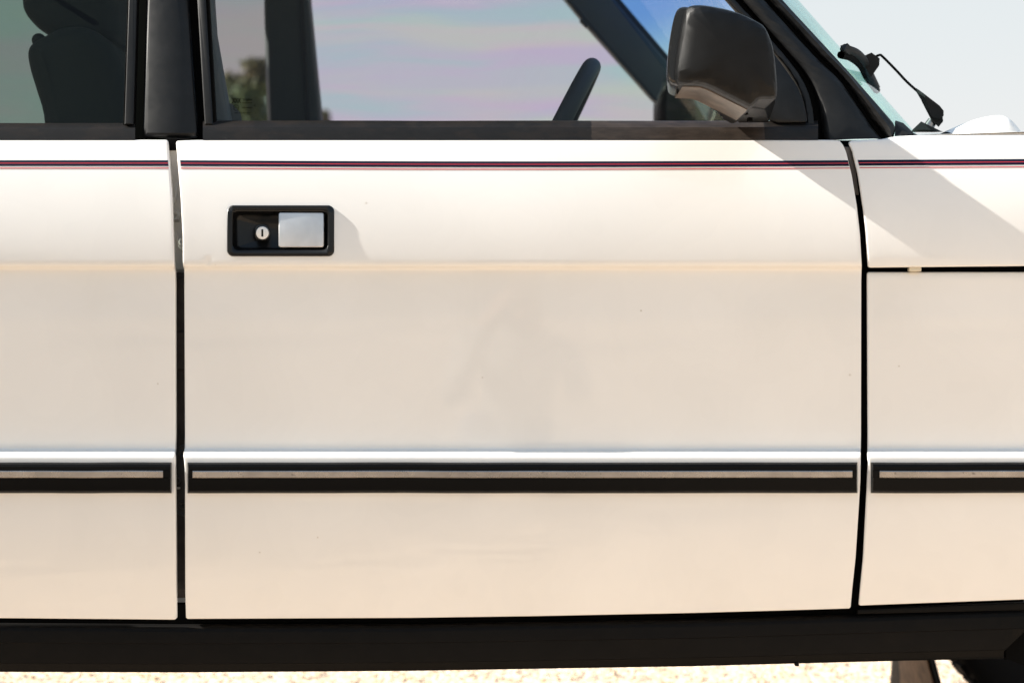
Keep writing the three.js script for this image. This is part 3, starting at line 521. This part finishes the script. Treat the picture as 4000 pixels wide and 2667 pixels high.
// --- cabin: seats, wheel, dashboard, roof, the far flank
function seat(zc, w) {
  const back = smoothCurve([[172, 700], [172, 475], [140, 350], [120, 285], [108, 225], [112, 190], [135, 162], [180, 138], [240, 110], [330, 105], [400, 140], [450, 200], [500, 330], [560, 520], [620, 700]], 60);
  const z0 = zc + w / 2;
  const at = z => pts => pts; void at;
  const toShape = pts => new THREE.Shape(pts.map(([u, v]) => { const p = P(u, v, -.31); return new THREE.Vector2(p.x, p.y); }));
  const body = (pts, depth, bev) => { const g = new THREE.ExtrudeGeometry(toShape(pts), { depth: depth - 2 * bev, bevelEnabled: true, bevelThickness: bev, bevelSize: bev * .7, bevelOffset: -bev * .7, bevelSegments: 6, curveSegments: 8 }); g.translate(0, 0, zc - depth / 2 + bev); return crease(g, 50); };
  const s = add(car, 'front_seat', body(back, w, .05), cloth);
  const head = smoothCurve([[190, 132], [100, 80], [60, 45], [34, 10], [22, -30], [24, -110], [60, -150], [200, -165], [330, -160], [385, -120], [402, -40], [408, 20], [414, 80], [400, 120], [330, 140], [250, 145]], 60);
  add(s, 'headrest', body(head, w * .52, .04), cloth);
  const knob = P(150, 158, zc + w * .3); add(s, 'guide_sleeve', uvXY(new THREE.SphereGeometry(.012, 14, 10).translate(knob.x, knob.y, knob.z)), darkTrim);
  add(s, 'seat_cushion', uvXY(new RoundedBoxGeometry(.5, .16, w, 4, .05).translate(P(620, 0, -.45).x, P(0, 760, -.45).y, zc)), cloth);
  return s;
}
seat(-.50, .46); seat(-1.18, .46).position.x = .045;
{ // steering wheel seen edge-on
  const a = P(2300, 290, -.50), b = P(2206, 480, -.50), dir = b.clone().sub(a).normalize(), R = .195, c = a.clone().addScaledVector(dir, R - .012);
  const g = new THREE.TorusGeometry(R, .0155, 18, 80);
  const zAx = new THREE.Vector3(0, 0, 1), nrm = new THREE.Vector3().crossVectors(dir, zAx).normalize(), m = new THREE.Matrix4().makeBasis(dir, zAx.clone().multiplyScalar(1), nrm).setPosition(c);
  g.applyMatrix4(m); const w = add(car, 'steering_wheel', uvXY(g), darkTrim);
  const hub = new THREE.CylinderGeometry(.06, .07, .05, 24).rotateX(Math.PI / 2).applyMatrix4(m); add(w, 'hub', uvXY(hub), darkTrim);
  for (const k of [-.3, Math.PI + .3]) { const sp = new THREE.BoxGeometry(R, .03, .012).translate(R / 2, 0, 0).rotateZ(k + Math.PI / 2).applyMatrix4(m); add(w, 'spoke', uvXY(sp), darkTrim); }
}
{
  const box = (x0, x1, y0, y1, z0, z1, r = .02) => uvXY(new RoundedBoxGeometry(x1 - x0, y1 - y0, z1 - z0, 3, r).translate((x0 + x1) / 2, (y0 + y1) / 2, (z0 + z1) / 2));
  const yWaist = P(0, 545, -.03).y;
  const dash = add(car, 'dashboard', box(.27, .60, .72, yWaist - .01, -1.52, -.11, .03), darkTrim); void dash;
  add(car, 'cabin_floor', box(-2.0, .9, .44, .50, -1.6, -.09), darkTrim);
  const roof = add(car, 'roof', box(-2.2, .16, 1.74, 1.79, -1.44, -.20, .02), paint);
  add(roof, 'headlining', box(-2.15, .12, 1.715, 1.735, -1.42, -.22, .005), trim);
  add(car, 'tailgate', box(-2.26, -2.2, .5, 1.76, -1.55, -.09, .02), paint);
  // rear seat back, dark mass behind the front seats below the glass line
  add(car, 'rear_seat', box(-1.35, -1.1, .55, 1.14, -1.5, -.16, .05), cloth);
  // inner side of the near B post with belt, seen through the glass
  add(bp, 'inner_post_trim', plate([[810, 560], [905, 560], [892, 470], [831, 120], [823, 0], [780, TOP], [700, TOP], [760, 0]], v => tumble(v) - .05, .05, .006), trim);
  add(bp, 'belt_guide', hull([P(885, 398, -.15), P(905, 405, -.15), P(938, 440, -.15), P(950, 500, -.15), P(880, 500, -.15), P(886, 400, -.17), P(938, 440, -.17), P(950, 500, -.17)]), trim);
}
// --- the far flank: doors, pillars, glass, mirror
{
  const FZ = v => -1.585 + (790 - v) * K * 1.6 * .23, zc = v => FZ(v);
  const far = add(car, 'far_door', plate([[-400, 800], [3200, 800], [3200, 1300], [-400, 1300]], -1.55, .06, .01), paint);
  add(far, 'far_pillar', plate([[1028, -80], [1203, -80], [1207, 0], [1232, 260], [1253, 475], [1280, 820], [1050, 820], [1042, 475], [1032, 200]], v => zc(v) + .05, .07, .012, 4), trim);
  add(far, 'belt_webbing', plate([[1165, -80], [1182, -80], [1212, 475], [1222, 820], [1204, 820], [1194, 475]], v => zc(v) + .058, .003, 0), darkTrim);
  const fap = add(far, 'far_windscreen_pillar', plate([[2096, -125], [2296, -125], [2405, 0], [2610, 240], [2650, 292], [2600, 330], [2566, 400], [2548, 385], [2300, 108], [2210, 0]], v => zc(v) + .04, .05, .012, 4), trim);
  add(far, 'pillar_inner_edge', plate([[2096, -125], [2125, -125], [2245, 12], [2330, 112], [2572, 390], [2560, 396], [2548, 385], [2300, 108], [2210, 0]], v => zc(v) + .048, .012, .003, 2), darkTrim);
  add(far, 'pillar_outer_edge', plate([[2286, -125], [2318, -125], [2426, 0], [2630, 240], [2606, 246], [2400, 4]], v => zc(v) + .03, .02, .003, 2), darkTrim);
  add(far, 'sun_visor_clip', plate([[2264, 82], [2274, 70], [2302, 98], [2290, 108]], v => zc(v) + .06, .02, .003, 2), darkTrim);
  const g1 = pane(far, [[1230, 820], [2700, 820], [2720, 420], [2380, 20], [2260, -130], [1180, -130]], v => zc(v) + .004, glassStrain, 'front_window_glass');
  pane(far, [[-500, 820], [1060, 820], [1040, -130], [-500, -130]], v => zc(v) + .004, glassStrainRear, 'rear_window_glass');
  // far mirror: shell with glass turned towards the driver
  const shell = add(far, 'far_mirror', plate(smoothCurve([[2556, 430], [2560, 380], [2580, 330], [2620, 300], [2700, 296], [2790, 310], [2850, 370], [2850, 500], [2700, 560], [2580, 540], [2556, 480]], 40), -1.74, .05, .02, 5, 50), plastic);
  const mg = plate(smoothCurve([[2592, 470], [2596, 380], [2616, 330], [2650, 318], [2720, 326], [2790, 350], [2780, 480], [2690, 530], [2610, 520]], 30), -1.738, .004, 0);
  const cc = P(2690, 420, -1.738); mg.translate(-cc.x, -cc.y, -cc.z).rotateY(-.42).translate(cc.x, cc.y, cc.z + .035);
  add(far, 'far_mirror_glass', mg, mat({ color: rgb(.62, .66, .68), metalness: 1, roughness: .03, name: 'mirror_silver' }));
}
// --- wheels, mud flap
function wheel(x, z, dirZ) {
  const prof = [[.19, -.10], [.24, -.112], [.30, -.118], [.342, -.110], [.362, -.095], [.37, -.075], [.371, 0], [.37, .075], [.362, .095], [.342, .110], [.30, .118], [.24, .112], [.19, .10]];
  const w = add(car, 'wheel', uvXY(new THREE.LatheGeometry(prof.map(p => new THREE.Vector2(...p)), 64).rotateX(Math.PI / 2).translate(x, .371, z)), tyreMat);
  const rim = [[.0, .04], [.05, .045], [.09, .02], [.15, .03], [.185, .085], [.20, .10], [.20, -.10], [.0, -.09]];
  add(w, 'rim', uvXY(new THREE.LatheGeometry(rim.map(p => new THREE.Vector2(p[0], p[1] * dirZ)), 48).rotateX(Math.PI / 2).translate(x, .371, z)), chromeStrip);
  const tread = []; for (let i = 0; i < 56; i++) for (const s of [-1, 1]) tread.push(new THREE.BoxGeometry(.028, .012, .06).translate(0, .374, s * .042).rotateZ((i + (s > 0 ? .5 : 0)) / 56 * 2 * Math.PI).translate(x, .371, z));
  add(w, 'tread', uvXY(mergeGeometries(tread)), tyreMat);
}
wheel(1.335, -1.55, -1); wheel(1.335, -.17, 1); wheel(-1.62, -1.55, -1); wheel(-1.62, -.17, 1);
{
  // far front mud flap, hanging behind its wheel and facing rearwards
  const pos = [], quad = (a, b, c, d, t) => { const g = hull([a, b, c, d].flatMap(p => [p, p.clone().add(new THREE.Vector3(t, 0, 0))])); return g; };
  const A = P(3490, 2500, -1.66), B = P(3618, 2500, -1.26), C = P(3680, 2720, -1.26), D = P(3474, 2720, -1.66);
  const flap = add(car, 'mud_flap', quad(A, B, C, D, .008), rubber);
  const A2 = P(3500, 2500, -1.65), B2 = P(3604, 2500, -1.275), C2 = P(3664, 2720, -1.275), D2 = P(3488, 2720, -1.65);
  add(flap, 'flap_face', hull([A2, B2, C2, D2].flatMap(p => [p.clone().add(new THREE.Vector3(-.003, 0, 0)), p])), mat({ color: rgb(.55, .36, .22), map: grime, roughness: .8, name: 'bounce_toned_flap' }));  // warm bounce from the ground is put into this brown
  add(car, 'wheel_arch_liner', hull([P(3925, 2400, -.12), P(4300, 2350, -.12), P(4300, 2300, -.12), P(3925, 2578, -.12), P(3990, 2560, -.12), P(3925, 2400, -.4), P(4300, 2300, -.4), P(3925, 2560, -.4)]), deepBlack);
  add(car, 'arch_panel', plate([[3915, 2400], [4110, 2370], [4110, 2640], [3932, 2572]], -.052, .01, 0), deepBlack);
  add(car, 'underbody', uvXY(new RoundedBoxGeometry(2.6, .06, 1.3, 2, .01).translate(-.3, .455, -.82)), deepBlack);
}

// ------------------------------------------------------------------ trees beyond the car
const leafMats = [rgb(.16, .17, .085), rgb(.20, .195, .10), rgb(.12, .135, .065)].map((c, i) => mat({ color: c, roughness: .8, transmission: .25, thickness: 0, side: THREE.DoubleSide, name: 'leaves' }));
const bark = mat({ color: rgb(.10, .08, .06), roughness: .9, name: 'bark' });
function tree(name, label, x, z, h, w, spire, n = 1600, ls = .16, group = 'trees beyond the car') {
  const t = new THREE.Group(); t.name = name; t.position.set(x, 0, z); t.userData = { label, category: 'tree', group }; scene.add(t);
  const trunk = [tube([new THREE.Vector3(0, 0, 0), new THREE.Vector3(.05 * w, h * .4, 0), new THREE.Vector3(0, h * .9, 0)], .035 * h * .35, 12, 7)];
  for (let i = 0; i < 9; i++) { const y = h * (.25 + .55 * i / 9), a = i * 2.4, l = w * .45 * (1 - .5 * i / 9); trunk.push(tube([new THREE.Vector3(0, y, 0), new THREE.Vector3(Math.cos(a) * l * .5, y + l * .25, Math.sin(a) * l * .5), new THREE.Vector3(Math.cos(a) * l, y + l * .6, Math.sin(a) * l)], .012 * h * .3, 8, 5)); }
  add(t, 'trunk', mergeGeometries(trunk), bark);
  const clumps = Array.from({ length: 60 }, () => { const f = Math.pow(rnd(), .55), rr = spire ? (1 - f) * .95 + .06 : Math.sqrt(Math.max(.05, 1 - (f * 1.5 - .5) ** 2)), a = rnd() * 7, q = Math.sqrt(rnd()) * rr * w * .42; return [Math.cos(a) * q, h * (.14 + .84 * f), Math.sin(a) * q, w * (.10 + .14 * rnd()) * (spire ? .55 + .6 * (1 - f) : 1)]; });
  leafMats.forEach((m, k) => {
    const pos = [], nor = [], idx = [], uv = [], v = new THREE.Vector3(), e = new THREE.Euler(), mt = new THREE.Matrix4();
    for (let i = 0; i < n / 3; i++) {
      const c = clumps[(rnd() * clumps.length) | 0]; v.set(rnd() - .5, rnd() - .5, rnd() - .5).normalize().multiplyScalar(c[3] * Math.pow(rnd(), .4)); v.y *= .8;
      const s = ls * (.6 + rnd() * .8), b = pos.length / 3; mt.makeRotationFromEuler(e.set(rnd() * 6, rnd() * 6, rnd() * 6));
      for (const [a, d] of [[-.5, 0], [0, -.28], [.5, 0], [0, .28]]) { const p = new THREE.Vector3(a * s, d * s, 0).applyMatrix4(mt); pos.push(c[0] + v.x + p.x, c[1] + v.y + p.y, c[2] + v.z + p.z); uv.push(a + .5, d + .5); }
      idx.push(b, b + 1, b + 2, b, b + 2, b + 3);
    }
    const g = geo(pos, idx); add(t, 'crown', g, m);
  });
}
const tx = (u, z) => (u - 2000) * sc(z);
tree('conifer_tree', 'small pointed conifer seen through the front door window', tx(1008, -27), -27, 5.45, 2.2, true, 5200);
tree('bushy_tree', 'rounded bushy tree seen beside the pillar through the front door window', tx(925, -28), -28, 5.35, 2.8, true, 6500);
tree('sapling_tree', 'slim sapling tip seen behind the front door window beside the far pillar', tx(1270, -30), -30, 5.08, .9, true, 1500, .13);
// broad trees on the near side, behind the viewpoint: the glossy panels and the far mirror reflect them
const hedgeLabel = 'broad leafy tree across the yard, mirrored in the glossy paint and mirror glass';
tree('offscreen_broad_tree', 'low spreading tree added out of view to shade the gravel beside the car, mirrored in the far mirror glass', -4.4, 2.75, 2.7, 3.7, false, 12000, .16, 'trees across the yard');  // added out of view to cut ground bounce on the left of the doors
for (const [i, [x, z, h, w]] of [[-24, 30, 5.5, 6.5], [-12, 38, 6.0, 7.2], [-2.5, 42, 4.6, 7.6], [7.5, 40, 5.6, 7.0], [17, 37, 6.2, 7.4], [27, 30, 5.4, 6.0]].entries()) tree(`offscreen_broad_tree_00${i + 1}`, hedgeLabel, x, z, h, w, false, 6000, .28, 'trees across the yard');

// ------------------------------------------------------------------ the photographer, kneeling behind the viewpoint; seen only as a faint reflection in the door
{
  const V = (x, y, z) => new THREE.Vector3(x, y, z), bones = [];
  const bone = (a, b, r0, r1, c) => bones.push({ a, d: b.clone().sub(a), l: Math.max(1e-6, b.clone().sub(a).lengthSq()), r0, r1, c });
  const SKIN = [.50, .31, .22], HAIR = [.035, .025, .02], COAT = [.38, .37, .35], JEAN = [.2, .23, .3], SHOE = [.03, .028, .025];
  bone(V(.02, .985, 3.02), V(.02, .93, 3.0), .086, .074, SKIN); bone(V(.02, 1.0, 3.04), V(.02, 1.0, 3.045), .088, .088, HAIR); bone(V(.02, .945, 3.085), V(.02, .95, 3.08), .05, .05, HAIR);
  bone(V(.02, .95, 2.935), V(.02, .925, 2.915), .011, .014, SKIN); for (const s of [-1, 1]) bone(V(.02 + s * .082, .965, 3.03), V(.02 + s * .086, .935, 3.025), .014, .010, SKIN);
  bone(V(.02, .90, 3.04), V(.02, .83, 3.06), .05, .055, SKIN);
  bone(V(-.12, .775, 3.07), V(.16, .775, 3.07), .072, .072, COAT); bone(V(.02, .72, 3.08), V(.02, .52, 3.12), .145, .125, COAT); bone(V(.02, .52, 3.12), V(.03, .36, 3.14), .125, .14, COAT);
  for (const s of [-1, 1]) {
    const sh = V(.02 + s * .185, .765, 3.06), el = V(.02 + s * .235, .60, 2.90), wr = V(.01 + s * .088, .845, 2.885);
    bone(sh, el, .058, .046, COAT); bone(el, wr, .046, .031, COAT); bone(wr, V(s * .082, .885, 2.868), .028, .030, SKIN);
    for (let f = 0; f < 4; f++) { const y = .865 + f * .019, len = [.9, 1.05, 1, .85][f], k0 = V(s * .084, y, 2.862), k1 = V(s * .078, y + .004, 2.862 - .038 * len), k2 = V(s * .056, y + .004, 2.862 - .050 * len), k3 = V(s * .036, y + .002, 2.862 - .046 * len); bone(k0, k1, .0095, .009, SKIN); bone(k1, k2, .009, .0085, SKIN); bone(k2, k3, .0085, .008, SKIN); }
    bone(V(s * .084, .87, 2.885), V(s * .062, .878, 2.90), .012, .0105, SKIN); bone(V(s * .062, .878, 2.90), V(s * .036, .884, 2.898), .0105, .009, SKIN);
  }
  bone(V(.11, .34, 3.14), V(.15, .075, 2.84), .085, .062, JEAN); bone(V(.15, .07, 2.84), V(.15, .06, 3.24), .056, .042, JEAN); bone(V(.15, .06, 3.24), V(.15, .035, 3.30), .042, .034, SHOE);
  bone(V(-.07, .34, 3.14), V(-.13, .45, 2.82), .085, .062, JEAN); bone(V(-.13, .45, 2.82), V(-.13, .10, 2.86), .058, .043, JEAN); bone(V(-.13, .05, 2.88), V(-.14, .036, 2.68), .042, .034, SHOE);
  const N = 120, half = .56, cen = V(.02, .545, 2.98), mc = new MarchingCubes(N, new THREE.MeshStandardMaterial(), false, false, 400000), pt = V(0, 0, 0), near = (x, y, z, f) => {
    let best = 1e9, sum = 0; const k = 38;
    for (const b of bones) { const px = x - b.a.x, py = y - b.a.y, pz = z - b.a.z, t = clamp((px * b.d.x + py * b.d.y + pz * b.d.z) / b.l, 0, 1), dx = px - b.d.x * t, dy = py - b.d.y * t, dz = pz - b.d.z * t, d = Math.sqrt(dx * dx + dy * dy + dz * dz) - lerp(b.r0, b.r1, t); sum += Math.exp(-k * 2.2 * Math.min(d, .4)); if (d < best) { best = d; if (f) f.c = b.c; } }
    return Math.min(best, -Math.log(sum) / (k * 2.2));
  };
  for (let k = 0; k < N; k++) for (let j = 0; j < N; j++) for (let i = 0; i < N; i++) { const x = cen.x + (i - N / 2) / (N / 2) * half, y = cen.y + (j - N / 2) / (N / 2) * half, z = cen.z + (k - N / 2) / (N / 2) * half; mc.field[i + N * j + N * N * k] = -near(x, y, z); }
  mc.isolation = 0; mc.update();
  const c = mc.count, pos = new Float32Array(c * 3), col = new Float32Array(c * 3), f = {};
  for (let i = 0; i < c; i++) { const x = cen.x + mc.positionArray[3 * i] * half, y = cen.y + mc.positionArray[3 * i + 1] * half, z = cen.z + mc.positionArray[3 * i + 2] * half; pos.set([x, y, z], 3 * i); near(x, y, z, f); col.set(f.c, 3 * i); }
  let g = new THREE.BufferGeometry(); g.setAttribute('position', new THREE.BufferAttribute(pos, 3)); g.setAttribute('color', new THREE.BufferAttribute(col, 3)); g.setAttribute('normal', new THREE.BufferAttribute(mc.normalArray.slice(0, c * 3), 3));
  const person = add(scene, 'person', uvXY(g), mat({ vertexColors: true, roughness: .85, name: 'clothes_and_skin' }));
  person.position.z = 1.1;
  person.userData = { label: 'person in grey jacket and blue jeans kneeling with a camera, mirrored in the door', category: 'person' };
  const cam = add(scene, 'hand_camera', uvXY(new RoundedBoxGeometry(.136, .09, .05, 3, .012).translate(0, .90, 2.855)), glossPlastic);
  cam.position.z = 1.1;
  cam.userData = { label: 'black camera held up by the kneeling person', category: 'camera' };
  add(cam, 'lens', uvXY(new THREE.CylinderGeometry(.034, .036, .07, 32, 1, true).rotateX(Math.PI / 2).translate(0, .895, 2.80)), glossPlastic);
  add(cam, 'viewfinder_hump', uvXY(new RoundedBoxGeometry(.05, .03, .045, 3, .01).translate(0, .955, 2.857)), glossPlastic);
}

renderer.render(scene, camera);
